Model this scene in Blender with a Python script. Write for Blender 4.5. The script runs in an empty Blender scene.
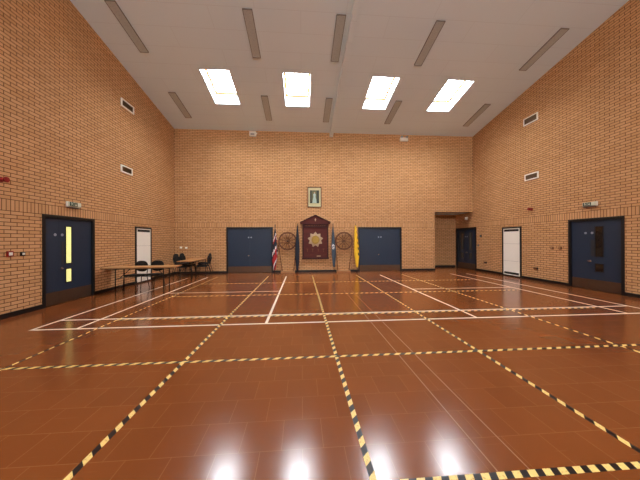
import bpy, bmesh, math, random
from mathutils import Matrix, Vector
random.seed(4)
C = bpy.context.scene.collection
SC = bpy.context.scene
R = math.radians

# ------------------------------------------------------------------ camera
XL, XR, YB = -5.747, 8.454, 11.82          # left wall, right wall, end wall
YR, YF = 1.9, -8.02                        # ridge, wall behind the viewer
SL = 0.1806                                # roof slope
ZE = 6.581                                 # eaves height at the end wall
ZRI = ZE + SL * (YB - YR)
def zc(y):                                 # height of the ceiling underside
    return ZE + SL * (YB - y) if y >= YR else ZE + SL * (y - YF)

cam = bpy.data.cameras.new('camera'); camo = bpy.data.objects.new('camera', cam); C.objects.link(camo)
yaw, pitch, roll = 0.0726, 0.0016, -0.0043
fw = Vector((math.sin(yaw) * math.cos(pitch), math.cos(yaw) * math.cos(pitch), math.sin(pitch)))
rt = Vector((math.cos(yaw), -math.sin(yaw), 0)); up = rt.cross(fw)
c_, s_ = math.cos(roll), math.sin(roll)
rt2 = rt * c_ + up * s_; up2 = up * c_ - rt * s_
M = Matrix((rt2, up2, -fw)).transposed().to_4x4(); M.translation = (0, 0, 1.4899)
camo.matrix_world = M
cam.sensor_width = 36; cam.lens = 250.98 / 640 * 36; cam.clip_start = 0.05
SC.camera = camo

# ------------------------------------------------------------------ sky, portals, exposure
SC.view_settings.view_transform = 'Standard'
SC.view_settings.look = 'None'
SC.view_settings.gamma = 1
SC.view_settings.use_curve_mapping = False
SC.view_settings.exposure = 0.07
w = bpy.data.worlds.new('sky'); SC.world = w; w.use_nodes = True
bg = w.node_tree.nodes['Background']
bg.inputs[0].default_value = (0.86, 0.93, 1.0, 1)
bg.inputs[1].default_value = 60.0
SKX = [(-3.345, -2.415), (-0.615, 0.325), (2.505, 3.45), (5.235, 6.185)]
SKY_FRONT = (8.56, 10.13)
SKY_BACK = (2 * YR - 10.13, 2 * YR - 8.56)  # out-of-view skylight row, added to bring more daylight into the hall
SHAFT = 0.41
for (x0, x1) in SKX:
    for (y0, y1) in (SKY_FRONT, SKY_BACK):
        l = bpy.data.lights.new('skylight_portal', 'AREA'); l.shape = 'RECTANGLE'
        l.size = x1 - x0; l.size_y = (y1 - y0) * 1.016
        l.cycles.is_portal = True
        o = bpy.data.objects.new('skylight_portal', l); C.objects.link(o)
        ym = (y0 + y1) / 2
        o.location = ((x0 + x1) / 2, ym, zc(ym) + SHAFT + 0.05)
        o.rotation_euler = (-math.atan(SL) if ym > YR else math.atan(SL), 0, 0)

CLZ = (5.35, 6.0)                           # unseen high windows behind the viewer, added to light ceiling and end wall
CLX = [(-4.9, -0.9), (-0.65, 3.35), (3.6, 7.6)]
for (x0, x1) in CLX:
    l = bpy.data.lights.new('window_portal', 'AREA'); l.shape = 'RECTANGLE'; l.size = x1 - x0; l.size_y = CLZ[1] - CLZ[0]; l.cycles.is_portal = True
    o = bpy.data.objects.new('window_portal', l); C.objects.link(o)
    o.location = ((x0 + x1) / 2, YF - .35, sum(CLZ) / 2); o.rotation_euler = (math.pi / 2, 0, 0)

# ------------------------------------------------------------------ materials
def newmat(name):
    m = bpy.data.materials.new(name); m.use_nodes = True
    nt = m.node_tree; return m, nt, nt.nodes['Principled BSDF']
def N(nt, t, **k):
    n = nt.nodes.new(t)
    for a, b in k.items(): setattr(n, a, b)
    return n
def rgb(h, g=1.0):
    v = [int(h[i:i + 2], 16) / 255 for i in (0, 2, 4)]
    return tuple(((x / 12.92) if x <= .04045 else ((x + .055) / 1.055) ** 2.4) * g for x in v) + (1,)
def mat(name, col, rough=.6, metal=0., noise=.08, scale=14., emit=0., coat=0.):
    m, nt, b = newmat(name)
    b.inputs['Roughness'].default_value = rough; b.inputs['Metallic'].default_value = metal
    if coat: b.inputs['Coat Weight'].default_value = coat
    tc = N(nt, 'ShaderNodeTexCoord'); nz = N(nt, 'ShaderNodeTexNoise')
    nz.inputs['Scale'].default_value = scale; nz.inputs['Detail'].default_value = 4
    nt.links.new(tc.outputs['Object'], nz.inputs['Vector'])
    mp = N(nt, 'ShaderNodeMapRange'); mp.inputs['To Min'].default_value = 1 - noise; mp.inputs['To Max'].default_value = 1 + noise
    nt.links.new(nz.outputs['Fac'], mp.inputs['Value'])
    vm = N(nt, 'ShaderNodeVectorMath', operation='SCALE'); vm.inputs[0].default_value = col[:3]
    nt.links.new(mp.outputs['Result'], vm.inputs['Scale'])
    nt.links.new(vm.outputs['Vector'], b.inputs['Base Color'])
    if emit:
        b.inputs['Emission Color'].default_value = col; b.inputs['Emission Strength'].default_value = emit
    return m
BRICK_A, BRICK_B, MORTAR = rgb('D3A070'), rgb('C69260'), rgb('5E3A1E')
def brick(name, axis):
    m, nt, b = newmat(name); b.inputs['Roughness'].default_value = .85
    b.inputs['Specular IOR Level'].default_value = .25
    g = N(nt, 'ShaderNodeNewGeometry'); sp = N(nt, 'ShaderNodeSeparateXYZ'); nt.links.new(g.outputs['Position'], sp.inputs[0])
    cb = N(nt, 'ShaderNodeCombineXYZ'); nt.links.new(sp.outputs[axis], cb.inputs['X']); nt.links.new(sp.outputs['Z'], cb.inputs['Y'])
    def bt(wd, rh, off):
        t = N(nt, 'ShaderNodeTexBrick'); t.offset = off; t.squash = 1
        t.inputs['Color1'].default_value = BRICK_A; t.inputs['Color2'].default_value = BRICK_B; t.inputs['Mortar'].default_value = MORTAR
        t.inputs['Scale'].default_value = 1; t.inputs['Mortar Size'].default_value = .0072; t.inputs['Mortar Smooth'].default_value = .25
        t.inputs['Bias'].default_value = -.15
        t.inputs['Brick Width'].default_value = wd; t.inputs['Row Height'].default_value = rh
        nt.links.new(cb.outputs[0], t.inputs['Vector']); return t
    t1 = bt(.225, .075, .5); t2 = bt(.075, .225, 0)
    # soldier course: 2.1 .. 2.325
    a = N(nt, 'ShaderNodeMath', operation='SUBTRACT'); nt.links.new(sp.outputs['Z'], a.inputs[0]); a.inputs[1].default_value = 2.2125
    a2 = N(nt, 'ShaderNodeMath', operation='ABSOLUTE'); nt.links.new(a.outputs[0], a2.inputs[0])
    a3 = N(nt, 'ShaderNodeMath', operation='LESS_THAN'); nt.links.new(a2.outputs[0], a3.inputs[0]); a3.inputs[1].default_value = .1125
    # the soldier course needs its own vertical offset so one row spans it exactly
    cb2 = N(nt, 'ShaderNodeCombineXYZ'); nt.links.new(sp.outputs[axis], cb2.inputs['X'])
    ad = N(nt, 'ShaderNodeMath', operation='ADD'); nt.links.new(sp.outputs['Z'], ad.inputs[0]); ad.inputs[1].default_value = -2.1
    nt.links.new(ad.outputs[0], cb2.inputs['Y']); nt.links.new(cb2.outputs[0], t2.inputs['Vector'])
    mx = N(nt, 'ShaderNodeMix', data_type='RGBA'); nt.links.new(a3.outputs[0], mx.inputs['Factor'])
    nt.links.new(t1.outputs['Color'], mx.inputs['A']); nt.links.new(t2.outputs['Color'], mx.inputs['B'])
    nz = N(nt, 'ShaderNodeTexNoise'); nz.inputs['Scale'].default_value = 1.3; nz.inputs['Detail'].default_value = 5
    nt.links.new(g.outputs['Position'], nz.inputs['Vector'])
    mp = N(nt, 'ShaderNodeMapRange'); mp.inputs['To Min'].default_value = .88; mp.inputs['To Max'].default_value = 1.12
    nt.links.new(nz.outputs['Fac'], mp.inputs['Value'])
    vm = N(nt, 'ShaderNodeVectorMath', operation='SCALE'); nt.links.new(mx.outputs['Result'], vm.inputs[0]); nt.links.new(mp.outputs['Result'], vm.inputs['Scale'])
    nt.links.new(vm.outputs['Vector'], b.inputs['Base Color'])
    bp = N(nt, 'ShaderNodeBump'); bp.inputs['Strength'].default_value = .5; bp.inputs['Distance'].default_value = .006; bp.invert = True
    nt.links.new(t1.outputs['Fac'], bp.inputs['Height']); nt.links.new(bp.outputs[0], b.inputs['Normal'])
    return m
M_BRX, M_BRY = brick('brick_end_wall', 'X'), brick('brick_side_wall', 'Y')

def floor_mat():
    m, nt, b = newmat('vinyl_tile')
    g = N(nt, 'ShaderNodeNewGeometry')
    t = N(nt, 'ShaderNodeTexBrick'); t.offset = .5; t.squash = 1
    t.inputs['Color1'].default_value = rgb('844720'); t.inputs['Color2'].default_value = rgb('7D421D'); t.inputs['Mortar'].default_value = rgb('986038')
    t.inputs['Scale'].default_value = 1; t.inputs['Mortar Size'].default_value = .0018; t.inputs['Mortar Smooth'].default_value = .1
    t.inputs['Brick Width'].default_value = .3; t.inputs['Row Height'].default_value = .3; t.inputs['Bias'].default_value = -.2
    nt.links.new(g.outputs['Position'], t.inputs['Vector'])
    # mottling
    nz = N(nt, 'ShaderNodeTexNoise'); nz.inputs['Scale'].default_value = 2.2; nz.inputs['Detail'].default_value = 8; nz.inputs['Roughness'].default_value = .65
    nt.links.new(g.outputs['Position'], nz.inputs['Vector'])
    mp = N(nt, 'ShaderNodeMapRange'); mp.inputs['To Min'].default_value = .93; mp.inputs['To Max'].default_value = 1.07
    nt.links.new(nz.outputs['Fac'], mp.inputs['Value'])
    vm = N(nt, 'ShaderNodeVectorMath', operation='SCALE'); nt.links.new(t.outputs['Color'], vm.inputs[0]); nt.links.new(mp.outputs['Result'], vm.inputs['Scale'])
    # fine scuffs
    sc = N(nt, 'ShaderNodeMapping'); sc.inputs['Scale'].default_value = (3, 90, 1); sc.inputs['Rotation'].default_value = (0, 0, .25)
    nt.links.new(g.outputs['Position'], sc.inputs['Vector'])
    n2 = N(nt, 'ShaderNodeTexNoise'); n2.inputs['Scale'].default_value = 1; n2.inputs['Detail'].default_value = 2
    nt.links.new(sc.outputs[0], n2.inputs['Vector'])
    mp2 = N(nt, 'ShaderNodeMapRange'); mp2.inputs['From Min'].default_value = .68; mp2.inputs['From Max'].default_value = .8; mp2.inputs['To Max'].default_value = .35
    nt.links.new(n2.outputs['Fac'], mp2.inputs['Value'])
    mx = N(nt, 'ShaderNodeMix', data_type='RGBA'); nt.links.new(mp2.outputs['Result'], mx.inputs['Factor'])
    nt.links.new(vm.outputs['Vector'], mx.inputs['A']); mx.inputs['B'].default_value = rgb('A86F48')
    nt.links.new(mx.outputs['Result'], b.inputs['Base Color'])
    n3 = N(nt, 'ShaderNodeTexNoise'); n3.inputs['Scale'].default_value = 9; n3.inputs['Detail'].default_value = 6
    nt.links.new(g.outputs['Position'], n3.inputs['Vector'])
    mp3 = N(nt, 'ShaderNodeMapRange'); mp3.inputs['To Min'].default_value = .12; mp3.inputs['To Max'].default_value = .23
    nt.links.new(n3.outputs['Fac'], mp3.inputs['Value']); nt.links.new(mp3.outputs['Result'], b.inputs['Roughness'])
    n4 = N(nt, 'ShaderNodeTexNoise'); n4.inputs['Scale'].default_value = 38; n4.inputs['Detail'].default_value = 3
    nt.links.new(g.outputs['Position'], n4.inputs['Vector'])
    bp = N(nt, 'ShaderNodeBump'); bp.inputs['Strength'].default_value = .10; bp.inputs['Distance'].default_value = .002
    nt.links.new(n4.outputs['Fac'], bp.inputs['Height']); nt.links.new(bp.outputs[0], b.inputs['Normal'])
    b.inputs['Specular IOR Level'].default_value = .5
    return m
M_FLOOR = floor_mat()

def ceil_mat():
    m, nt, b = newmat('ceiling_board'); b.inputs['Roughness'].default_value = .8
    g = N(nt, 'ShaderNodeNewGeometry')
    t = N(nt, 'ShaderNodeTexBrick'); t.offset = .5; t.squash = 1
    t.inputs['Color1'].default_value = (.78, .91, .96, 1); t.inputs['Color2'].default_value = (.77, .90, .95, 1); t.inputs['Mortar'].default_value = (.70, .81, .85, 1)
    t.inputs['Scale'].default_value = 1; t.inputs['Mortar Size'].default_value = .006; t.inputs['Brick Width'].default_value = 2.4; t.inputs['Row Height'].default_value = .6
    nt.links.new(g.outputs['Position'], t.inputs['Vector']); nt.links.new(t.outputs['Color'], b.inputs['Base Color'])
    return m
M_CEIL = ceil_mat()

def grille_mat():
    m, nt, b = newmat('perforated_metal'); b.inputs['Roughness'].default_value = .5
    tc = N(nt, 'ShaderNodeTexCoord'); v = N(nt, 'ShaderNodeTexVoronoi'); v.inputs['Scale'].default_value = 28; v.inputs['Randomness'].default_value = .1
    nt.links.new(tc.outputs['Object'], v.inputs['Vector'])
    cr = N(nt, 'ShaderNodeValToRGB'); cr.color_ramp.elements[0].position = .28; cr.color_ramp.elements[0].color = (.2, .22, .22, 1)
    cr.color_ramp.elements[1].position = .4; cr.color_ramp.elements[1].color = (.50, .55, .53, 1)
    nt.links.new(v.outputs['Distance'], cr.inputs[0]); nt.links.new(cr.outputs[0], b.inputs['Base Color'])
    return m
M_GRILLE = grille_mat()

def tape_mat(name, period, k, duty=.5):
    m, nt, b = newmat(name); b.inputs['Roughness'].default_value = .4
    tc = N(nt, 'ShaderNodeTexCoord'); sp = N(nt, 'ShaderNodeSeparateXYZ'); nt.links.new(tc.outputs['Object'], sp.inputs[0])
    ml = N(nt, 'ShaderNodeMath', operation='MULTIPLY_ADD'); nt.links.new(sp.outputs['Y'], ml.inputs[0]); ml.inputs[1].default_value = k
    nt.links.new(sp.outputs['X'], ml.inputs[2])
    dv = N(nt, 'ShaderNodeMath', operation='DIVIDE'); nt.links.new(ml.outputs[0], dv.inputs[0]); dv.inputs[1].default_value = period
    fr = N(nt, 'ShaderNodeMath', operation='FRACT'); nt.links.new(dv.outputs[0], fr.inputs[0])
    lt = N(nt, 'ShaderNodeMath', operation='LESS_THAN'); nt.links.new(fr.outputs[0], lt.inputs[0]); lt.inputs[1].default_value = duty
    nz = N(nt, 'ShaderNodeTexNoise'); nz.inputs['Scale'].default_value = 60; nz.inputs['Detail'].default_value = 3
    nt.links.new(tc.outputs['Object'], nz.inputs['Vector'])
    cr = N(nt, 'ShaderNodeValToRGB'); cr.color_ramp.elements[0].position = .3; cr.color_ramp.elements[0].color = rgb('D0A550')
    cr.color_ramp.elements[1].position = .45; cr.color_ramp.elements[1].color = rgb('FFDB85')
    nt.links.new(nz.outputs['Fac'], cr.inputs[0])
    mx = N(nt, 'ShaderNodeMix', data_type='RGBA'); nt.links.new(lt.outputs[0], mx.inputs['Factor'])
    mx.inputs['A'].default_value = rgb('1C100C'); nt.links.new(cr.outputs[0], mx.inputs['B'])
    nt.links.new(mx.outputs['Result'], b.inputs['Base Color']); return m
M_TAPE_L = tape_mat('hazard_tape_long', .148, 1)
M_TAPE_R = tape_mat('hazard_tape_left', .148, -1)
M_TAPE_C = tape_mat('hazard_tape_cross', .142, -1)
M_TAPE_N = tape_mat('hazard_tape_near', .105, -.35, .52)

def wood_mat(name, a, b_, rough=.4, sc=(2, 30, 30)):
    m, nt, b = newmat(name); b.inputs['Roughness'].default_value = rough
    tc = N(nt, 'ShaderNodeTexCoord'); mp = N(nt, 'ShaderNodeMapping'); mp.inputs['Scale'].default_value = sc
    nz = N(nt, 'ShaderNodeTexNoise'); nz.inputs['Scale'].default_value = 1.5; nz.inputs['Detail'].default_value = 6
    nt.links.new(tc.outputs['Object'], mp.inputs[0]); nt.links.new(mp.outputs[0], nz.inputs['Vector'])
    cr = N(nt, 'ShaderNodeValToRGB'); cr.color_ramp.elements[0].position = .3; cr.color_ramp.elements[0].color = a
    cr.color_ramp.elements[1].position = .7; cr.color_ramp.elements[1].color = b_
    nt.links.new(nz.outputs['Fac'], cr.inputs[0]); nt.links.new(cr.outputs[0], b.inputs['Base Color']); return m
def glass_mat():
    m, nt, b = newmat('clear_glass')
    tr = N(nt, 'ShaderNodeBsdfTransparent'); gl = N(nt, 'ShaderNodeBsdfGlossy'); gl.inputs['Roughness'].default_value = .02
    mx = N(nt, 'ShaderNodeMixShader'); mx.inputs[0].default_value = .05
    nt.links.new(tr.outputs[0], mx.inputs[1]); nt.links.new(gl.outputs[0], mx.inputs[2])
    nt.links.new(mx.outputs[0], nt.nodes['Material Output'].inputs['Surface']); nt.nodes.remove(b); return m
M_GLASS = glass_mat()
M_BLACKP = mat('black_gloss_paint', rgb('0E0A0A'), .45)
M_BLUE = mat('blue_door_paint', rgb('1A2A3E'), .5, noise=.05)
M_STEEL = mat('brushed_steel_plate', rgb('6A5442'), .35, metal=.7, noise=.1)
M_CHROME = mat('satin_chrome', rgb('C8C8C4'), .25, metal=.9)
M_SIGN = mat('blue_white_disc', rgb('949CA6'), .5)
M_DGLASS = mat('dark_door_glass', rgb('0D0E11'), .08, coat=.5)
M_SGLASS = mat('reflecting_door_glass', rgb('4A4A46'), .12, coat=.5)
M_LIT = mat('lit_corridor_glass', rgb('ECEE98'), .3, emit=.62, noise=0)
M_WHITE = mat('white_enamel', rgb('FFFAEC'), .45, noise=.03)
M_PLAST = mat('white_plastic', rgb('E6DFD0'), .4, noise=.03)
M_GREYP = mat('grey_plastic', rgb('7C7C78'), .5)
M_DARK = mat('dark_slot', rgb('1A1815'), .6)
M_VENTIN = mat('vent_dark_louvre', rgb('6B5233'), .6)
M_RED = mat('red_plastic', rgb('8A1210'), .3)
M_GREEN = mat('exit_green', rgb('12301A'), .5)
M_EXITW = mat('exit_white', rgb('D8D8C0'), .5, noise=0)
M_PINE = mat('pine_frame', rgb('A8692C'), .4)
M_MAHOG = wood_mat('mahogany', rgb('451007'), rgb('601C0E'), .75)
M_MAHOGD = wood_mat('dark_mahogany', rgb('330D08'), rgb('46150D'), .75)
M_OAK = wood_mat('cart_wheel_wood', rgb('5E3519'), rgb('7C4926'), .7)
M_PLANK = wood_mat('pale_plank', rgb('9A6A40'), rgb('B58252'), .5)
M_TABLE = wood_mat('table_laminate', rgb('B98048'), rgb('CC9558'), .35)
M_CHAIR = mat('black_chair_fabric', rgb('17130F'), .8)
M_LEG = mat('dark_painted_steel', rgb('221A14'), .4, metal=.3)
M_SILVER = mat('silver_badge', rgb('B89A78'), .5, metal=.1)
M_GOLD = mat('gold_badge', rgb('B08A34'), .5, metal=.2)
M_LINE = mat('court_line_paint', rgb('EFE2CC'), .45, noise=.06, scale=30)
M_FAINT = mat('worn_line_paint', rgb('A06C44'), .45, noise=.15, scale=20)
M_NAVY = mat('navy_flag', rgb('161A26'), .8)
M_FRED = mat('red_flag', rgb('A01C1C'), .8)
M_FWHITE = mat('white_flag', rgb('D8D0CC'), .8)
M_SLATE = mat('slate_flag', rgb('3C4650'), .8)
M_YELLOW = mat('yellow_flag', rgb('E8B420'), .8)
M_CREAM = mat('cream_mount', rgb('BFB185'), .7)
M_PICD = mat('portrait_dark', rgb('2E3020'), .6, noise=.3, scale=9)
M_PICG = mat('portrait_olive', rgb('5C5A38'), .6, noise=.3, scale=9)
M_PICL = mat('portrait_pale_blue', rgb('9FB0A0'), .6, noise=.15, scale=14)
M_SKIN = mat('portrait_skin', rgb('B58E6A'), .6)

# ------------------------------------------------------------------ mesh helpers
def bx(bm, x0, x1, y0, y1, z0, z1, mi=0):
    vs = [bm.verts.new((x, y, z)) for x in (x0, x1) for y in (y0, y1) for z in (z0, z1)]
    for q in ((0, 1, 3, 2), (4, 6, 7, 5), (0, 4, 5, 1), (2, 3, 7, 6), (0, 2, 6, 4), (1, 5, 7, 3)):
        f = bm.faces.new([vs[i] for i in q]); f.material_index = mi
def hexa(bm, p, mi=0):                     # 8 points: bottom ring 0-3, top ring 4-7
    vs = [bm.verts.new(q) for q in p]
    for q in ((3, 2, 1, 0), (4, 5, 6, 7), (0, 1, 5, 4), (1, 2, 6, 5), (2, 3, 7, 6), (3, 0, 4, 7)):
        f = bm.faces.new([vs[i] for i in q]); f.material_index = mi
def prism(bm, poly, y0, y1, mi=0):         # polygon in x,z extruded along y
    a = [bm.verts.new((x, y0, z)) for x, z in poly]; b = [bm.verts.new((x, y1, z)) for x, z in poly]
    f = bm.faces.new(a); f.material_index = mi; f = bm.faces.new(b[::-1]); f.material_index = mi
    n = len(poly)
    for i in range(n):
        f = bm.faces.new((a[i], b[i], b[(i + 1) % n], a[(i + 1) % n])); f.material_index = mi
def tube(bm, p0, p1, r0, r1=None, seg=10, mi=0):
    r1 = r0 if r1 is None else r1
    p0, p1 = Vector(p0), Vector(p1); d = (p1 - p0).normalized()
    a = d.orthogonal().normalized(); b = d.cross(a)
    A = []; B = []
    for i in range(seg):
        t = 2 * math.pi * i / seg; v = a * math.cos(t) + b * math.sin(t)
        A.append(bm.verts.new(p0 + v * r0)); B.append(bm.verts.new(p1 + v * r1))
    for i in range(seg):
        f = bm.faces.new((A[i], A[(i + 1) % seg], B[(i + 1) % seg], B[i])); f.smooth = True; f.material_index = mi
    bm.faces.new(A[::-1]).material_index = mi; bm.faces.new(B).material_index = mi
def path(bm, pts, r, seg=8):
    for a, b in zip(pts, pts[1:]): tube(bm, a, b, r, seg=seg)
    for p in pts[1:-1]:
        bmesh.ops.create_uvsphere(bm, u_segments=8, v_segments=6, radius=r, matrix=Matrix.Translation(p))
def disc(bm, c, r, y0, y1, seg=24, mi=0):
    prism(bm, [(c[0] + r * math.cos(2 * math.pi * i / seg), c[1] + r * math.sin(2 * math.pi * i / seg)) for i in range(seg)], y0, y1, mi)
def obj(name, bm, mats, parent=None, bevel=0.):
    bmesh.ops.recalc_face_normals(bm, faces=bm.faces)
    me = bpy.data.meshes.new(name); bm.to_mesh(me); bm.free()
    for m in (mats if isinstance(mats, (list, tuple)) else [mats]): me.materials.append(m)
    o = bpy.data.objects.new(name, me); C.objects.link(o)
    if parent: o.parent = parent
    if bevel:
        b = o.modifiers.new('bevel', 'BEVEL'); b.width = bevel; b.segments = 2; b.limit_method = 'ANGLE'
    return o
def box(name, dims, m, parent=None, bevel=0.):
    bm = bmesh.new(); bx(bm, *dims); return obj(name, bm, m, parent, bevel)
def struct(o, label=None):
    o['kind'] = 'structure'
    if label: o['label'] = label
    return o
def thing(name, label, cat, loc=(0, 0, 0), rz=0., group=None):
    o = bpy.data.objects.new(name, None); C.objects.link(o); o.location = loc; o.rotation_euler = (0, 0, rz)
    o.empty_display_size = .1
    o['label'] = label; o['category'] = cat
    if group: o['group'] = group
    return o
def tag(o, label, cat, group=None):
    o['label'] = label; o['category'] = cat
    if group: o['group'] = group
    return o
def dup(root, loc, rz, label, group=None):
    r = root.copy(); C.objects.link(r); r.location = loc; r.rotation_euler = (root.rotation_euler.x, 0, rz); r['label'] = label
    if group: r['group'] = group
    for ch in list(root.children):
        c = ch.copy(); C.objects.link(c); c.parent = r
        for g in list(ch.children):
            d = g.copy(); C.objects.link(d); d.parent = c
    return r

# ------------------------------------------------------------------ room shell
T = .3
DLEFT = (6.0, 7.41); DRIGHT = (5.99, 7.38); DREC = (11.60, 13.19)
DB1 = (-3.457, -1.338); DB2 = (2.682, 4.815)
RX, RZ, RY = 6.48, 2.855, 13.25            # recess opening and back
DH = 2.11
struct(box('floor', (XL - T, XR + T, YF - T, RY + T, -.2, 0), M_FLOOR), 'glossy red-brown vinyl tile floor')

def side_wall(name, X, sgn, y1, holes, lab):
    bm = bmesh.new(); x0, x1 = sorted((X, X + sgn * T))
    ys = sorted({YF - T, y1} | {v for h in holes for v in h})
    for a, b in zip(ys, ys[1:]):
        if (a, b) not in holes: bx(bm, x0, x1, a, b, 0, DH)
        else: bx(bm, X + sgn * .14, X + sgn * T, a, b, 0, DH)
    e = .1
    segs = [(YF - T, YR), (YR, YB)]
    for a, b in segs:
        hexa(bm, [(x0, a, DH), (x1, a, DH), (x1, b, DH), (x0, b, DH), (x0, a, zc(a) + e), (x1, a, zc(a) + e), (x1, b, zc(b) + e), (x0, b, zc(b) + e)])
    if y1 > YB + .01: bx(bm, x0, x1, YB, y1, DH, RZ + .2)
    return struct(obj(name, bm, M_BRY), lab)
side_wall('wall_left', XL, -1, YB + T, [DLEFT], 'tall orange brick side wall on the left')
side_wall('wall_right', XR, 1, RY + T, [DRIGHT, DREC], 'tall orange brick side wall on the right')
bm = bmesh.new()
xs = [XL, DB1[0], DB1[1], DB2[0], DB2[1], RX]
for a, b in zip(xs, xs[1:]):
    bx(bm, a, b, YB if (a, b) not in (DB1, DB2) else YB + .14, YB + T, 0, DH)
bx(bm, XL, RX, YB, YB + T, DH, RZ); bx(bm, XL, XR, YB, YB + T, RZ, ZE + .12)
struct(obj('wall_back', bm, M_BRX), 'orange brick end wall with two blue double doors')
bm = bmesh.new()
bx(bm, XL, XR, YF - T, YF, 0, CLZ[0]); bx(bm, XL, XR, YF - T, YF, CLZ[1], ZE + .12)
xs = [XL] + [v for p in CLX for v in p] + [XR]
for a, b in zip(xs[::2], xs[1::2]): bx(bm, a, b, YF - T, YF, CLZ[0], CLZ[1])
struct(obj('wall_front', bm, M_BRX), 'brick wall behind the viewer')
bm = bmesh.new(); bx(bm, RX - T, RX, YB + T, RY + T, 0, RZ + .2)
struct(obj('wall_recess_side', bm, M_BRY), 'brick side of the corner recess')
struct(box('wall_recess_back', (RX, XR, RY, RY + T, 0, RZ + .2), M_BRX), 'shaded brick wall at the back of the corner recess')
struct(box('ceiling_recess', (RX, XR, YB + T, RY, RZ, RZ + .2), M_CEIL), 'low soffit over the corner recess')

def ceiling():
    bm = bmesh.new()
    xs = sorted({XL - T, XR + T} | {v for p in SKX for v in p})
    for (yr, hole) in (((YR, YB + T), SKY_FRONT), ((YF - T, YR), SKY_BACK)):
        ys = sorted({yr[0], yr[1], hole[0], hole[1]})
        for a, b in zip(ys, ys[1:]):
            for c, d in zip(xs, xs[1:]):
                if (c, d) in SKX and (a, b) == hole: continue
                za, zb = zc(a), zc(b)
                hexa(bm, [(c, a, za), (d, a, za), (d, b, zb), (c, b, zb), (c, a, za + SHAFT), (d, a, za + SHAFT), (d, b, zb + SHAFT), (c, b, zb + SHAFT)])
    bmesh.ops.remove_doubles(bm, verts=bm.verts, dist=1e-4)
    seen = {}
    for f in bm.faces: seen.setdefault(frozenset(v.index for v in f.verts), []).append(f)
    bm.verts.index_update()
    seen = {}
    for f in bm.faces: seen.setdefault(frozenset(v.index for v in f.verts), []).append(f)
    bmesh.ops.delete(bm, geom=[f for k in seen.values() if len(k) > 1 for f in k], context='FACES_ONLY')
    return struct(obj('ceiling', bm, M_CEIL), 'pale grey sloping board ceiling')
ceiling()
# ceiling beam dropping onto the end wall
def beam(a, b, bm):
    hexa(bm, [(1.33, a, zc(a) - .19), (1.49, a, zc(a) - .19), (1.49, b, zc(b) - .19), (1.33, b, zc(b) - .19), (1.33, a, zc(a)), (1.49, a, zc(a)), (1.49, b, zc(b)), (1.33, b, zc(b))])
bm = bmesh.new(); beam(YR, YB, bm); beam(YF, YR, bm)
struct(obj('trim_1', bm, M_CEIL), 'white boxed beam running up the sloping ceiling')

# baseboards
def boards(name, segs, lab):
    bm = bmesh.new()
    for s in segs: bx(bm, *s)
    struct(obj(name, bm, M_BLACKP), lab)
bd, bh = .018, .1
boards('baseboard_left', [(XL, XL + bd, YF, DLEFT[0], 0, bh), (XL, XL + bd, DLEFT[1], YB, 0, bh)], 'black skirting along the left wall')
boards('baseboard_right', [(XR - bd, XR, YF, DRIGHT[0], 0, bh), (XR - bd, XR, DRIGHT[1], DREC[0], 0, bh)], 'black skirting along the right wall')
boards('baseboard_back', [(XL + bd, DB1[0], YB - bd, YB, 0, bh), (DB1[1], -.96, YB - bd, YB, 0, bh), (-.33, 1.64, YB - bd, YB, 0, bh), (2.26, DB2[0], YB - bd, YB, 0, bh), (DB2[1], RX, YB - bd, YB, 0, bh)], 'black skirting along the end wall')
boards('baseboard_recess', [(RX, XR - .03, RY - bd, RY, 0, bh), (RX, RX + bd, YB, RY - bd, 0, bh)], 'black skirting inside the corner recess')
# ------------------------------------------------------------------ skylights
wl = ['leftmost skylight in the sloping ceiling', 'second skylight from the left', 'third skylight from the left, beside the beam', 'rightmost skylight in the sloping ceiling']
k = 0
for rowi, (y0, y1) in enumerate((SKY_FRONT, SKY_BACK)):
    for i, (x0, x1) in enumerate(SKX):
        k += 1
        e = bpy.data.objects.new('window_%d' % k, None); C.objects.link(e); e.location = ((x0 + x1) / 2, (y0 + y1) / 2, zc((y0 + y1) / 2) + SHAFT)
        struct(e, (wl[i] if rowi == 0 else 'skylight in the roof slope behind the viewer'))
        hx, hy = (x1 - x0) / 2, (y1 - y0) / 2; s = -SL if rowi == 0 else SL
        def sb(bm, a, b, c, d, z0, z1):
            hexa(bm, [(a, c, c * s + z0), (b, c, c * s + z0), (b, d, d * s + z0), (a, d, d * s + z0), (a, c, c * s + z1), (b, c, c * s + z1), (b, d, d * s + z1), (a, d, d * s + z1)])
        bm = bmesh.new(); t = .075
        sb(bm, -hx, -hx + t, -hy, hy, -.03, .0); sb(bm, hx - t, hx, -hy, hy, -.03, .0)
        sb(bm, -hx + t, hx - t, -hy, -hy + t, -.03, .0); sb(bm, -hx + t, hx - t, hy - t, hy, -.03, .0)
        obj('window_frame', bm, M_PINE, e)
        bm = bmesh.new(); sb(bm, -hx, hx, -hy, hy, .002, .012); obj('window_pane', bm, M_GLASS, e)

for (x0, x1) in CLX:
    k += 1
    e = bpy.data.objects.new('window_%d' % k, None); C.objects.link(e); e.location = ((x0 + x1) / 2, YF - .2, CLZ[0])
    struct(e, 'high window in the wall behind the viewer')
    hx, hz = (x1 - x0) / 2, CLZ[1] - CLZ[0]; bm = bmesh.new(); t = .06
    bx(bm, -hx, hx, -.03, .03, 0, t); bx(bm, -hx, hx, -.03, .03, hz - t, hz)
    for q in range(5):
        c = -hx + t / 2 + q * (2 * hx - t) / 4; bx(bm, c - t / 2, c + t / 2, -.03, .03, t, hz - t)
    obj('window_frame', bm, M_WHITE, e); box('window_pane', (-hx + t / 2, hx - t / 2, -.004, .004, t / 2, hz - t / 2), M_GLASS, e)

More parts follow.
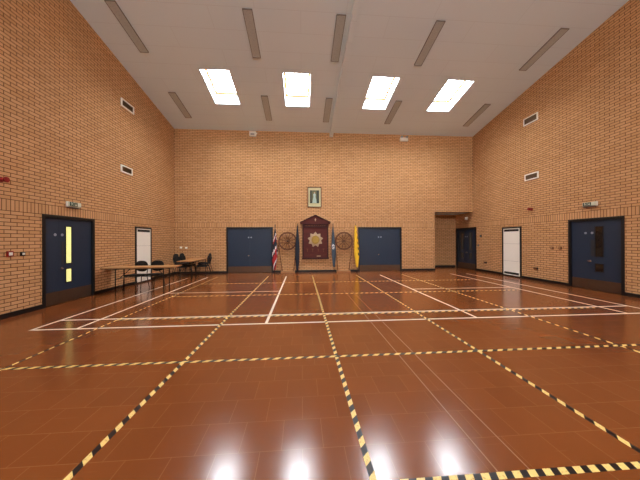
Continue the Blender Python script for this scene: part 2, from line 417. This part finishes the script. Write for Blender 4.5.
# ------------------------------------------------------------------ doors (local x along wall, +y into the room)
def door(idx, label, loc, rz, W, H, meet, panes, signs, plates, knobs, kick, extra_leaf_label=None):
    e = bpy.data.objects.new('door_%d' % idx, None); C.objects.link(e); e.location = loc; e.rotation_euler = (0, 0, rz); struct(e, label)
    h = W / 2; f = .068
    bm = bmesh.new(); bx(bm, -h, -h + f, -.12, .018, 0, H); bx(bm, h - f, h, -.12, .018, 0, H); bx(bm, -h + f, h - f, -.12, .018, H - f, H)
    obj('door_frame', bm, M_BLACKP, e, .004)
    leaves = []
    for (a, b) in ((-h + f, meet - .001), (meet + .001, h - f)):
        lf = box('door_leaf', (a, b, -.075, -.03, .008, H - f - .004), M_BLUE, e); leaves.append((a, b, lf))
        box('kick_plate', (a + .002, b - .002, -.03, -.027, .012, kick), M_STEEL, lf)
    def leaf_at(x):
        return leaves[0][2] if x < meet else leaves[1][2]
    for (x0, x1, z0, z1, m) in panes:
        p = leaf_at((x0 + x1) / 2)
        bm = bmesh.new(); t = .022
        bx(bm, x0 - t, x0, -.03, -.02, z0 - t, z1 + t); bx(bm, x1, x1 + t, -.03, -.02, z0 - t, z1 + t)
        bx(bm, x0, x1, -.03, -.02, z0 - t, z0); bx(bm, x0, x1, -.03, -.02, z1, z1 + t)
        obj('glazing_bead', bm, M_BLACKP, p)
        box('vision_panel', (x0, x1, -.03, -.026, z0, z1), m, p)
    for (x, z) in signs:
        bm = bmesh.new(); disc(bm, (x, z), .034, -.03, -.027); obj('door_sign', bm, M_SIGN, leaf_at(x))
    for (x0, x1, z0, z1) in plates:
        box('push_plate', (x0, x1, -.03, -.027, z0, z1), mat('dull_push_plate', rgb('3A3A3E'), .35, metal=.4), leaf_at((x0 + x1) / 2))
    for (x, z) in knobs:
        bm = bmesh.new(); disc(bm, (x, z), .028, -.03, -.022); disc(bm, (x, z), .012, -.022, .01, 12); bx(bm, x - .012, x + .05, .0, .014, z - .01, z + .01)
        obj('door_handle', bm, M_CHROME, leaf_at(x))
    return e
YLc = sum(DLEFT) / 2; L = lambda y: -(y - YLc)
door(1, 'navy fire door in the left wall with lit vision panels', (XL, YLc, 0), -math.pi / 2, DLEFT[1] - DLEFT[0], DH, L(6.42),
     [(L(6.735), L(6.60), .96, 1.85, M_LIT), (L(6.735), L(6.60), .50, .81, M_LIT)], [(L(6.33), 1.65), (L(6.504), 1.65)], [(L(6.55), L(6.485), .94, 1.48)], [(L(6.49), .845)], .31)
YRc = sum(DRIGHT) / 2; Q = lambda y: y - YRc
door(2, 'navy fire door in the right wall with dark vision panels', (XR, YRc, 0), math.pi / 2, DRIGHT[1] - DRIGHT[0], DH, Q(6.84),
     [(Q(6.49), Q(6.665), 1.0, 1.845, M_DGLASS), (Q(6.49), Q(6.665), .565, .773, M_DGLASS)], [(Q(6.923), 1.675), (Q(6.754), 1.675)], [(Q(6.70), Q(6.785), 1.0, 1.468)], [(Q(6.799), .85)], .315)
for i, (dd, lab) in enumerate(((DB1, 'navy double door in the end wall, left of the plaque'), (DB2, 'navy double door in the end wall, right of the plaque'))):
    xc = sum(dd) / 2
    door(3 + i, lab, (xc, YB, 0), math.pi, dd[1] - dd[0], 2.12, 0., [], [(-.06, 1.64), (.06, 1.64)], [], [(.055, .795)], .3)
YCc = sum(DREC) / 2; P = lambda y: y - YCc
door(5, 'dark navy double door inside the corner recess', (XR, YCc, 0), math.pi / 2, DREC[1] - DREC[0], DH, 0.0,
     [(-.42, -.24, 1.0, 1.85, M_SGLASS), (.22, .40, 1.0, 1.85, M_SGLASS), (-.42, -.24, .55, .8, M_SGLASS), (.22, .40, .55, .8, M_SGLASS)], [(-.07, 1.65), (.07, 1.65)], [], [(-.06, .85)], .3)

# ------------------------------------------------------------------ tall white wall heaters
def heater(label, loc, rz, W, slots):
    e = thing('wall_heater', label, 'wall heater', loc, rz, 'tall white wall heaters')
    h = W / 2; H = 2.0; f = .06
    bm = bmesh.new(); bx(bm, -h, -h + f, 0, .03, 0, H); bx(bm, h - f, h, 0, .03, 0, H); bx(bm, -h + f, h - f, 0, .03, H - f, H)
    bx(bm, -h + f, h - f, 0, .03, 0, .05)
    obj('surround', bm, M_BLACKP, e, .003)
    pn = box('front_panel', (-h + f, h - f, 0, .02, .05, H - f), M_WHITE, e)
    for z in (1.32, .62): box('panel_joint', (-h + f, h - f, .02, .0215, z, z + .005), M_GREYP, pn)
    for z in slots:
        bm = bmesh.new(); bx(bm, -h + f + .05, h - f - .05, .02, .024, z, z + .085, 0)
        for q in range(4): bx(bm, -h + f + .055, h - f - .055, .024, .03, z + .008 + q * .02, z + .013 + q * .02, 1)
        obj('air_grille', bm, [M_DARK, M_LEG], e)
    return e
heater('tall white wall heater panel in the left wall behind the folding tables', (XL, 9.57, 0), -math.pi / 2, .93, [1.82])
heater('tall white wall heater panel in the right wall with dark grilles top and bottom', (XR, 9.545, 0), math.pi / 2, .92, [1.82, .09])

# ------------------------------------------------------------------ ceiling radiant strips
def strip(loc, label):
    e = thing('ceiling_panel', label, 'ceiling panel', loc, 0, 'grey perforated strips on the ceiling')
    e.rotation_euler = (-math.atan(SL), 0, 0)
    bm = bmesh.new(); a, b, t = .127, .71, .012
    bx(bm, -a, -a + t, -b, b, -.03, 0); bx(bm, a - t, a, -b, b, -.03, 0); bx(bm, -a + t, a - t, -b, -b + t, -.03, 0); bx(bm, -a + t, a - t, b - t, b, -.03, 0)
    obj('panel_frame', bm, M_GREYP, e)
    box('perforated_sheet', (-a + t, a - t, -b + t, b - t, -.022, 0), M_GRILLE, e)
    return e
pos = ['near the left wall', 'second from the left', 'left of the beam', 'second from the right', 'near the right wall']
XS = [-4.76, -1.39, 1.08, 3.84, 7.52]
proto = None
for (ym, nm) in ((7.32, 'high on the ceiling, %s, above the skylights'), (10.31, 'low on the ceiling, %s, close to the end wall')):
    for x, pn in zip(XS, pos):
        lab = 'grey perforated ceiling strip ' + nm % pn
        if proto is None: proto = strip((x, ym, zc(ym)), lab)
        else: dup(proto, (x, ym, zc(ym)), 0, lab)

# ------------------------------------------------------------------ wall vents
def vent(loc, rz, W, H, label):
    e = thing('wall_vent', label, 'air vent', loc, rz, 'framed air vents high on the side walls')
    h = W / 2; f = .035
    bm = bmesh.new(); bx(bm, -h, -h + f, 0, .035, 0, H); bx(bm, h - f, h, 0, .035, 0, H); bx(bm, -h + f, h - f, 0, .035, 0, f); bx(bm, -h + f, h - f, 0, .035, H - f, H)
    obj('vent_frame', bm, M_WHITE, e)
    bm = bmesh.new(); bx(bm, -h + f, h - f, 0, .004, f, H - f)
    n = 9
    for q in range(n):
        x = -h + f + (q + .5) * (W - 2 * f) / n
        hexa(bm, [(x - .004, .004, f), (x + .004, .004, f), (x + .018, .03, f), (x + .01, .03, f), (x - .004, .004, H - f), (x + .004, .004, H - f), (x + .018, .03, H - f), (x + .01, .03, H - f)])
    obj('louvre', bm, M_VENTIN, e)
vent((XL, 8.745, 5.83), -math.pi / 2, .6, .25, 'cream framed air vent high on the left wall, near the ceiling')
vent((XL, 8.69, 3.71), -math.pi / 2, .53, .23, 'cream framed air vent on the left wall, the lower one')
vent((XR, 8.665, 5.785), math.pi / 2, .57, .27, 'cream framed air vent high on the right wall, near the ceiling')
vent((XR, 8.64, 3.695), math.pi / 2, .54, .235, 'cream framed air vent on the right wall, the lower one')

# ------------------------------------------------------------------ exit signs
def exit_sign(loc, rz, label, flip):
    e = thing('exit_sign', label, 'exit sign', loc, rz)
    box('housing', (-.175, .175, 0, .045, 0, .13), M_PLAST, e, .008)
    s = flip
    fc = box('sign_face', (-.165, .165, .045, .079, .018, .122), M_EXITW, e)
    box('diffuser', (-.16, .16, .01, .055, -.012, 0), M_GREYP, e)
    bm = bmesh.new(); bx(bm, -.06, .035, .079, .081, .022, .118); obj('green_panel', bm, M_GREEN, fc)
    bm = bmesh.new(); bx(bm, .048, .155, .079, .081, .022, .118); obj('green_panel', bm, M_GREEN, fc)
    # running figure in the right hand green panel, arrow in the other
    bm = bmesh.new(); cx = .1; y0, y1 = .081, .0825
    disc(bm, (cx + .008, .106), .008, y0, y1, 12)
    prism(bm, [(cx - .006, .098), (cx + .008, .098), (cx + .002, .066), (cx - .012, .066)], y0, y1)
    prism(bm, [(cx - .012, .068), (cx - .002, .068), (cx - .014, .046), (cx - .034, .040), (cx - .034, .047), (cx - .020, .051)], y0, y1)
    prism(bm, [(cx - .006, .068), (cx + .004, .068), (cx + .018, .050), (cx + .014, .028), (cx + .006, .028), (cx + .009, .048)], y0, y1)
    prism(bm, [(cx + .006, .096), (cx + .014, .084), (cx + .028, .086), (cx + .028, .080), (cx + .011, .077), (cx + .002, .088)], y0, y1)
    prism(bm, [(cx - .006, .096), (cx - .024, .088), (cx - .026, .072), (cx - .020, .072), (cx - .018, .084), (cx - .004, .088)], y0, y1)
    obj('running_figure', bm, M_EXITW, fc)
    bm = bmesh.new(); cx = -.012
    bx(bm, cx - .006, cx + .006, y0, y1, .05, .108); prism(bm, [(cx - .03, .062), (cx, .03), (cx + .03, .062), (cx + .02, .072), (cx, .05), (cx - .02, .072)], y0, y1)
    obj('direction_arrow', bm, M_EXITW, fc)
exit_sign((XL, 6.735, 2.345), -math.pi / 2, 'green and white exit sign box above the left navy door', 1)
exit_sign((XR, 6.75, 2.45), math.pi / 2, 'green and white exit sign box above the right navy door', -1)

# ------------------------------------------------------------------ small wall fittings
def siren(loc, rz, label):
    e = thing('alarm_sounder', label, 'fire alarm', loc, rz, 'red fire alarm sounders')
    bm = bmesh.new(); disc(bm, (0, 0), .05, 0, .03, 20); obj('mounting_base', bm, M_RED, e)
    bm = bmesh.new(); tube(bm, (0, .03, 0), (0, .075, 0), .03, .034, 18); tube(bm, (0, .075, 0), (0, .12, 0), .034, .055, 18); tube(bm, (0, .12, 0), (0, .13, 0), .055, .05, 18)
    obj('sounder_horn', bm, M_RED, e)
siren((XL, 5.22, 2.68), -math.pi / 2, 'red alarm sounder on the left wall at the edge of view')
siren((XR, 8.658, 2.61), math.pi / 2, 'red alarm sounder on the right wall above the heater panel')
def plate(name, loc, rz, w_, h_, label, cat, base, face, group=None, rock=True):
    e = thing(name, label, cat, loc, rz, group)
    box('back_plate', (-w_ / 2, w_ / 2, 0, .03, -h_ / 2, h_ / 2), base, e, .004)
    if rock: box('rocker', (-w_ * .3, w_ * .3, .03, .036, -h_ * .28, h_ * .28), face, e, .002)
plate('call_point', (XL, 5.372, 1.25), -math.pi / 2, .105, .11, 'red fire call point with white centre on the left wall', 'fire call point', M_RED, M_PLAST)
plate('key_switch', (XL, 5.60, 1.24), -math.pi / 2, .075, .075, 'small brown-edged switch between the red call point and left door', 'switch', M_LEG, M_PLAST)
plate('light_switch', (XR, 7.894, 1.2), math.pi / 2, .09, .09, 'brass switch on the right wall, the farther from the navy door', 'switch', M_OAK, M_PLANK, 'switches beside the right navy door')
plate('light_switch', (XR, 7.627, 1.205), math.pi / 2, .09, .09, 'brass switch on the right wall, the nearer to the navy door', 'switch', M_OAK, M_PLANK, 'switches beside the right navy door')
plate('wall_socket', (XR, 8.49, .443), math.pi / 2, .16, .075, 'dark double socket low on the right wall beside the heater panel', 'socket', M_DARK, M_OAK, 'dark sockets low on the right wall')
plate('wall_socket', (XR, 10.995, .438), math.pi / 2, .16, .075, 'dark double socket low on the right wall near the recess', 'socket', M_DARK, M_OAK, 'dark sockets low on the right wall')
plate('door_entry_box', (XR, 11.284, 1.665), math.pi / 2, .1, .1, 'small black box on the right wall beside the recess door', 'control box', M_DARK, M_GREYP)
plate('key_switch', (XR, 11.45, 1.22), math.pi / 2, .07, .09, 'small grey switch beside the recess door frame', 'switch', M_GREYP, M_LEG)
plate('light_switch', (-5.46, YB, 1.195), math.pi, .1, .09, 'white switch on the end wall by the left corner, left of the pair', 'switch', M_PLAST, M_WHITE, 'white switches in the left corner')
plate('light_switch', (-5.23, YB, 1.18), math.pi, .1, .09, 'white switch on the end wall by the left corner, right of the pair', 'switch', M_PLAST, M_WHITE, 'white switches in the left corner')
e = thing('motion_sensor', 'white box sensor high on the end wall left of centre', 'sensor', (-2.23, YB, 6.30), math.pi)
box('sensor_body', (-.15, .15, 0, .14, 0, .21), M_PLAST, e, .015); box('sensor_lens', (-.09, .09, .14, .16, .04, .1), M_GREYP, e, .008); box('cable_entry', (-.19, -.15, 0, .05, .13, .18), M_PLAST, e)
e = thing('emergency_light', 'twin-headed emergency light high on the end wall right of centre', 'emergency light', (4.93, YB, 6.25), math.pi)
box('light_housing', (-.19, .19, 0, .12, 0, .16), M_PLAST, e, .012)
for s in (-1, 1):
    bm = bmesh.new(); tube(bm, (s * .11, .06, .2), (s * .13, .14, .19), .04, .055, 16); obj('lamp_head', bm, M_GREYP, e)
e = thing('bulkhead_lamp', 'small white lamp on the wall above the recess door', 'wall lamp', (XR, 12.285, 2.5), math.pi / 2)
box('lamp_base', (-.06, .06, 0, .03, 0, .16), M_PLAST, e, .004)
bm = bmesh.new(); tube(bm, (0, .07, .02), (0, .07, .15), .045, .04, 16); tube(bm, (0, .03, .08), (0, .07, .08), .02); obj('lamp_glass', bm, M_WHITE, e)

# ------------------------------------------------------------------ memorial plaque
e = thing('wooden_plaque', 'tall mahogany pediment board with silver and gold star badge', 'plaque', (.64, YB - .002, 0), math.pi)
W2 = .61
bm = bmesh.new(); bx(bm, -W2, W2, 0, .05, .64, 2.26); obj('board', bm, M_MAHOG, e)
bm = bmesh.new()
bx(bm, -W2, -W2 + .07, .05, .075, .69, 2.1); bx(bm, W2 - .07, W2, .05, .075, .69, 2.1); bx(bm, -W2 - .02, W2 + .02, 0, .09, .617, .69)
obj('side_moulding', bm, M_MAHOGD, e, .005)
bm = bmesh.new(); bx(bm, -W2, W2, .05, .08, 2.1, 2.26); fr = obj('frieze', bm, M_MAHOGD, e)
x = -.47
while x < .44:
    ln = random.uniform(.05, .12); box('faded_word', (x, x + ln, .08, .083, 2.165, 2.195), M_OAK, fr); x += ln + .03
bm = bmesh.new(); prism(bm, [(-.68, 2.30), (.68, 2.30), (.68, 2.345), (0, 2.67), (-.68, 2.345)], 0, .09)
bx(bm, -.70, .70, 0, .12, 2.26, 2.30)
pd = obj('pediment', bm, M_MAHOG, e)
bm = bmesh.new()
for s in (-1, 1):
    prism(bm, [(s * .72, 2.31), (s * .72, 2.35), (0, 2.70), (0, 2.655)], .09, .125)
obj('pediment_moulding', bm, M_MAHOGD, pd, .003)
bm = bmesh.new(); prism(bm, [(-.02, 2.39), (.02, 2.39), (.012, 2.44), (.035, 2.46), (.025, 2.50), (0, 2.52), (-.025, 2.50), (-.035, 2.46), (-.012, 2.44)], .09, .105); obj('small_emblem', bm, M_SILVER, pd)
# star badge
bm = bmesh.new(); cz = 1.53; n = 9
ctr = bm.verts.new((0, .085, cz)); ring = []
for i in range(n * 2):
    a = math.pi / 2 + i * math.pi / n; r_ = .37 if i % 2 == 0 else .27
    ring.append((bm.verts.new((r_ * math.cos(a), .062, cz + r_ * math.sin(a))), bm.verts.new((r_ * math.cos(a), .05, cz + r_ * math.sin(a)))))
for i in range(n * 2):
    a, b = ring[i], ring[(i + 1) % (2 * n)]
    bm.faces.new((ctr, a[0], b[0])); bm.faces.new((a[0], a[1], b[1], b[0]))
st = obj('star_badge', bm, M_SILVER, e)
bm = bmesh.new()
for i in range(22):
    a = 2 * math.pi * i / 22; tube(bm, (.155 * math.cos(a), .075, cz + .175 * math.sin(a) - .01), (.175 * math.cos(a + .25), .1, cz + .195 * math.sin(a + .25) - .01), .028, .012, 6)
disc(bm, (0, cz - .01), .19, .075, .09); obj('gold_wreath', bm, M_GOLD, st)
bm = bmesh.new(); prism(bm, [(-.07, 1.60), (.07, 1.60), (.09, 1.68), (.045, 1.65), (0, 1.71), (-.045, 1.65), (-.09, 1.68)], .085, .11)
prism(bm, [(-.06, 1.58), (.06, 1.58), (.06, 1.48), (0, 1.40), (-.06, 1.48)], .09, .105); obj('crown_emblem', bm, M_GOLD, st)
for x in (-.38, -.13, .13, .38):
    bm = bmesh.new(); prism(bm, [(x - .05, 1.10), (x + .05, 1.10), (x + .015, 1.05), (x + .012, .95), (x - .012, .95), (x - .015, 1.05)], .05, .06); obj('small_badge', bm, M_OAK, e)
box('name_plate', (-.24, -.06, .05, .058, .735, .775), M_SILVER, e)
for i in range(5): box('inscription_line', (-.5 + i * .205, -.33 + i * .205, .05, .053, .80, .81), M_OAK, e)

# ------------------------------------------------------------------ portrait
e = thing('framed_portrait', 'small framed portrait of a standing pale figure above the plaque', 'picture', (.61, YB, 3.05), math.pi)
w_, h_ = .325, .95
bm = bmesh.new(); t = .03
bx(bm, -w_, -w_ + t, 0, .035, 0, h_); bx(bm, w_ - t, w_, 0, .035, 0, h_); bx(bm, -w_ + t, w_ - t, 0, .035, 0, t); bx(bm, -w_ + t, w_ - t, 0, .035, h_ - t, h_)
obj('picture_frame', bm, M_MAHOGD, e, .004)
box('mount', (-w_ + t, w_ - t, 0, .015, t, h_ - t), M_CREAM, e)
bm = bmesh.new(); bx(bm, -.215, .215, .015, .018, .19, .80, 0); bx(bm, -.10, .14, .018, .019, .30, .80, 1)
prism(bm, [(-.10, .20), (.11, .20), (.085, .36), (.05, .50), (.07, .60), (.03, .655), (-.03, .655), (-.06, .59), (-.045, .50), (-.08, .36)], .019, .021, 2)
disc(bm, (0, .69), .035, .019, .021, 14, 3)
obj('portrait_print', bm, [M_PICD, M_PICG, M_PICL, M_SKIN], e)

# ------------------------------------------------------------------ cart wheels on stands
def wheel(x, label):
    e = thing('cart_wheel', label, 'cart wheel', (x, YB - .09, 1.463), 0, 'cart wheels either side of the plaque')
    bm = bmesh.new(); n = 40; ro, ri = .43, .358
    P4 = []
    for i in range(n):
        a = 2 * math.pi * i / n; c, s = math.cos(a), math.sin(a)
        P4.append([bm.verts.new((r_ * c, y, r_ * s)) for r_, y in ((ri, -.025), (ro, -.025), (ro, .025), (ri, .025))])
    for i in range(n):
        a, b = P4[i], P4[(i + 1) % n]
        for q in range(4): bm.faces.new((a[q], a[(q + 1) % 4], b[(q + 1) % 4], b[q]))
    obj('rim', bm, M_OAK, e)
    bm = bmesh.new(); tube(bm, (0, -.075, 0), (0, .05, 0), .045, .055, 20); tube(bm, (0, -.1, 0), (0, -.075, 0), .04, .045, 16); obj('hub', bm, M_OAK, e)
    bm = bmesh.new(); tube(bm, (0, -.105, 0), (0, -.1, 0), .025, .025, 12); obj('axle_cap', bm, M_LEG, e)
    for i in range(12):
        a = 2 * math.pi * (i + .5) / 12; bm = bmesh.new()
        tube(bm, (.065 * math.cos(a), 0, .065 * math.sin(a)), (.378 * math.cos(a), 0, .378 * math.sin(a)), .015, .013, 8); obj('spoke', bm, M_OAK, e)
def stand(xc, a0, a1, b0, b1, label):
    e = thing('wheel_stand', label, 'stand', (xc, YB - .09, 0), 0, 'wheel stands either side of the plaque')
    bm = bmesh.new(); tube(bm, (a0[0] - xc, .045, a0[1]), (a1[0] - xc, -.02, .07), .016); obj('support_rod', bm, M_OAK, e)
    bm = bmesh.new(); tube(bm, (b0[0] - xc, .045, b0[1]), (b1[0] - xc, -.02, .07), .016); obj('support_rod', bm, M_OAK, e)
    box('base_plank', (-.32, .32, -.12, .085, 0, .085), M_PLANK, e, .006)
wheel(-.655, 'twelve-spoke wooden cart wheel left of the plaque'); wheel(1.986, 'twelve-spoke wooden cart wheel right of the plaque')
stand(-.645, (-1.075, 1.30), (-.90, .07), (-.235, 1.30), (-.39, .07), 'rod stand holding the left cart wheel')
stand(1.95, (1.575, 1.30), (1.69, .07), (2.405, 1.30), (2.21, .07), 'rod stand holding the right cart wheel')

# ------------------------------------------------------------------ furled flags on poles leaning on the wall
def flag(x, ztop, z0, z1, wd, mats, pick, label, tip=.02, lean=.0):
    """cloth hangs in folds round the pole between z0 and z1; pick(t, i, n) returns a material index"""
    y_b, y_t = -.45, -.06
    e = thing('furled_flag', label, 'flag', (x, YB, 0), 0, 'furled flags along the end wall')
    yy = lambda z: y_b + (y_t - y_b) * z / ztop
    bm = bmesh.new(); tube(bm, (0, y_b, 0), (0, yy(ztop - .1), ztop - .1), .014); obj('pole', bm, M_MAHOGD, e)
    bm = bmesh.new(); tube(bm, (0, yy(ztop - .1), ztop - .1), (0, yy(ztop), ztop), .022, .003, 8); obj('finial', bm, M_LEG, e)
    bm = bmesh.new(); seg = 28; rows = 30; rings = []
    for j in range(rows + 1):
        t = j / rows; z = z1 + (z0 - z1) * t
        w_ = wd / 2 * (.22 + .78 * min(1, t * 1.9) ** .8) * (1 - .55 * max(0, t - .72) / .28 * (1 if tip < 1 else 0))
        ring = []
        for i in range(seg):
            a = 2 * math.pi * i / seg
            f_ = 1 + .20 * math.sin(6 * a + 2.2 * t + x) + .08 * math.sin(11 * a - 3 * t)
            ox = lean * t
            ring.append(bm.verts.new((ox + w_ * f_ * math.cos(a), min(yy(z) + w_ * .55 * f_ * math.sin(a), -.006), z + .02 * math.sin(5 * a))))
        rings.append(ring)
    for j in range(rows):
        for i in range(seg):
            f = bm.faces.new((rings[j][i], rings[j][(i + 1) % seg], rings[j + 1][(i + 1) % seg], rings[j + 1][i])); f.smooth = True
            f.material_index = pick(j / rows, i, seg)
    bm.faces.new(rings[0][::-1]); bm.faces.new(rings[-1])
    obj('flag_cloth', bm, mats, e)
def jack(t, i, n):
    if t < .10: return 0
    v = (t * 9 + i / n * 5.0) % 3.0
    if t > .55: return 1 if v < 1.9 else (2 if v < 2.5 else 0)
    return 0 if v < 1.8 else (2 if v < 2.4 else 1)
flag(-1.225, 2.27, .18, 2.0, .20, [M_NAVY, M_FRED, M_FWHITE], jack, 'furled red, white and blue flag beside the left double door')
flag(-.20, 2.31, .12, 2.17, .17, [M_NAVY], lambda t, i, n: 0, 'furled dark navy flag between the left wheel and the plaque')
flag(1.465, 2.31, .28, 2.12, .17, [M_SLATE, M_FWHITE], lambda t, i, n: 1 if (.40 < t < .56 and 16 <= i <= 23 and (i + int(t * 60)) % 5 < 3) else 0, 'furled slate grey flag with white motif right of the plaque')
flag(2.545, 2.30, .26, 2.2, .20, [M_YELLOW, M_LEG], lambda t, i, n: 1 if (i in (24, 25) and int(t * 30) % 4 in (0, 1) and .1 < t < .75) else 0, 'furled yellow flag beside the right double door')

# ------------------------------------------------------------------ folding tables
def folding_table(loc, rz, Lx, Wy, label, inset=.34):
    e = thing('folding_table', label, 'table', loc, rz, 'wood-topped folding tables along the left wall')
    hx, hy = Lx / 2, Wy / 2
    tp = box('tabletop', (-hx, hx, -hy, hy, .705, .735), M_TABLE, e, .004)
    bm = bmesh.new(); bx(bm, -hx - .004, hx + .004, -hy - .004, -hy, .702, .737); bx(bm, -hx - .004, hx + .004, hy, hy + .004, .702, .737); bx(bm, -hx - .004, -hx, -hy, hy, .702, .737); bx(bm, hx, hx + .004, -hy, hy, .702, .737)
    obj('edge_band', bm, M_PLANK, tp)
    bm = bmesh.new(); bx(bm, -hx + .08, hx - .08, -hy + .06, -hy + .085, .675, .705); bx(bm, -hx + .08, hx - .08, hy - .085, hy - .06, .675, .705); obj('under_frame', bm, M_LEG, e)
    for s in (-1, 1):
        xx = s * (hx - inset)
        for q in (-1, 1):
            bm = bmesh.new(); tube(bm, (xx, q * (hy - .07), 0), (xx, q * (hy - .07), .69), .015); obj('leg', bm, M_LEG, e)
        bm = bmesh.new(); tube(bm, (xx, -hy + .07, .16), (xx, hy - .07, .16), .011); obj('stretcher', bm, M_LEG, e)
        bm = bmesh.new(); tube(bm, (xx, 0, .40), (xx - s * .3, 0, .69), .010); tube(bm, (xx, -hy + .07, .40), (xx, hy - .07, .40), .010); obj('brace', bm, M_LEG, e)
folding_table((-4.73, 7.88, 0), R(6), 1.94, .56, 'near folding table with its end against the left wall')
folding_table((-4.375, 10.53, 0), R(90), 1.6, .56, 'far folding table in the left corner with chairs around it', .1)

# ------------------------------------------------------------------ stacking chairs (front is -y)
def chair(loc, rz, label):
    e = thing('stacking_chair', label, 'chair', loc, rz, 'black stacking chairs at the folding tables')
    bm = bmesh.new(); hexa(bm, [(-.2, -.21, .43), (.2, -.21, .43), (.185, .19, .42), (-.185, .19, .42), (-.21, -.22, .475), (.21, -.22, .475), (.19, .2, .465), (-.19, .2, .465)])
    obj('seat', bm, M_CHAIR, e, .018)
    # rounded padded back
    bm = bmesh.new(); poly = []
    for i in range(28):
        a = 2 * math.pi * i / 28; ca, sa = math.cos(a), math.sin(a)
        poly.append((.205 * math.copysign(abs(ca) ** .75, ca), .70 + .17 * math.copysign(abs(sa) ** .8, sa)))
    prism(bm, poly, .215, .25)
    o = obj('backrest', bm, M_CHAIR, e, .01)
    for s in (-1, 1):
        bm = bmesh.new(); path(bm, [(s * .205, -.24, .01), (s * .205, -.2, .42)], .011); tube(bm, (s * .205, -.2, .42), (s * .19, .2, .42), .011); obj('leg', bm, M_LEG, e)
        bm = bmesh.new(); path(bm, [(s * .2, .30, .01), (s * .195, .2, .42), (s * .19, .262, .70)], .011); obj('leg', bm, M_LEG, e)
    bm = bmesh.new(); tube(bm, (-.2, -.2, .415), (.2, -.2, .415), .01); obj('seat_rail', bm, M_LEG, e)
    return e
ch = chair((-5.10, 8.12, 0), R(-10), 'black round-backed chair tucked behind the near table, nearer the left wall')
G = 'black stacking chairs at the folding tables'
dup(ch, (-4.66, 8.22, 0), R(-6), 'black round-backed chair tucked behind the near table, farther from the left wall', G)
dup(ch, (-4.17, 10.94, 0), R(-83), 'black chair on the open side of the far table, lower of its stack of two', G)
dup(ch, (-4.12, 10.95, .10), R(-83), 'black chair on the open side of the far table, upper of its stack of two', G)
for y_, w_ in ((10.68, 'wall side, nearer the camera'), (11.2, 'wall side, by the end wall')):
    dup(ch, (-4.86, y_, 0), R(90), 'lower of two stacked black chairs by the far table, %s' % w_, G)
    dup(ch, (-4.91, y_, .10), R(90), 'upper of two stacked black chairs by the far table, %s' % w_, G)

# ------------------------------------------------------------------ floor markings
def line(x0, x1, y0, y1, label, m=M_LINE, z=.0008):
    o = box('court_line', (x0 - (x0 + x1) / 2, x1 - (x0 + x1) / 2, y0 - (y0 + y1) / 2, y1 - (y0 + y1) / 2, 0, z), m)
    o.location = ((x0 + x1) / 2, (y0 + y1) / 2, 0)
    tag(o, label, 'floor line', 'painted court lines on the floor'); return o
hw = .024
line(-4.575, 7.26, 4.57 - hw, 4.57 + hw, 'white court boundary line running across the hall, nearest the camera')
line(-4.575, 7.26, 5.09 - hw, 5.09 + hw, 'white court line across the hall beside the yellow and black tape', z=.001)
line(-4.575, -4.53, 4.57, 10.4, 'outermost white court line along the left side', z=.0012)
line(-3.86, -3.815, 4.57, 10.55, 'inner white court line along the left side', z=.0012)
line(-.67, -.62, 4.57, 10.55, 'white court line from the left double door towards the camera', z=.0012)
line(3.315, 3.36, 4.57, 10.55, 'white court line from the right double door towards the camera', z=.0012)
line(6.50, 6.545, 4.57, 10.6, 'inner white court line along the right side', z=.0012)
line(7.22, 7.262, 4.57, 10.6, 'outermost white court line along the right side', z=.0012)
line(-3.84, -.65, 7.44, 7.48, 'short white mid-court line on the left half', z=.001)
line(3.33, 6.52, 7.38, 7.42, 'short white mid-court line on the right half', z=.001)
line(1.245, 1.254, 1.2, 7.4, 'thin faded line right of centre, the left of two', M_FAINT)
line(1.461, 1.470, 1.2, 7.4, 'thin faded line right of centre, the right of two', M_FAINT)

def tape(p0, p1, wd, m, label, z):
    p0, p1 = Vector(p0), Vector(p1); d = p1 - p0; ln = d.length
    o = box('hazard_tape', (0, ln, -wd / 2, wd / 2, 0, z), m); o.location = (p0.x, p0.y, 0); o.rotation_euler = (0, 0, math.atan2(d.y, d.x))
    tag(o, label, 'floor tape', 'yellow and black hazard tape grid on the floor')
cx = [-3.484, -1.434, .439, 2.3405, 4.386]; tl = [.0047, .0085, .0004, -.0045, -.0145]
names = ['leftmost lengthwise tape near the left door', 'lengthwise tape heading to the left double door', 'central lengthwise tape in line with the plaque', 'lengthwise tape heading to the right double door', 'rightmost lengthwise tape heading to the recess']
for x, t, n in zip(cx, tl, names):
    X = lambda y: x + t * (y - 6)
    ya = 3.15 if n.startswith('left') else 1.5
    tape((X(ya), ya), (X(10.6), 10.6), .028 if x < -3 else .044, M_TAPE_R if x < -1 else M_TAPE_L, 'yellow and black ' + n, .0016)
for y, x0, x1, m, n in ((1.50, -3.5, 6.3, M_TAPE_N, 'cross tape nearest the camera at the bottom edge'), (3.204, -3.62, 6.3, M_TAPE_C, 'second cross tape, just nearer than the court boundary'),
                        (5.02, -3.5, 6.35, M_TAPE_C, 'third cross tape, beside a white court line'), (6.978, -3.46, 6.35, M_TAPE_C, 'fourth cross tape, just nearer than the mid-court lines'), (8.935, -3.46, 6.35, M_TAPE_C, 'farthest cross tape, near the end wall')):
    tape((x0, y), (x1, y), .047, m, 'yellow and black ' + n, .0020)
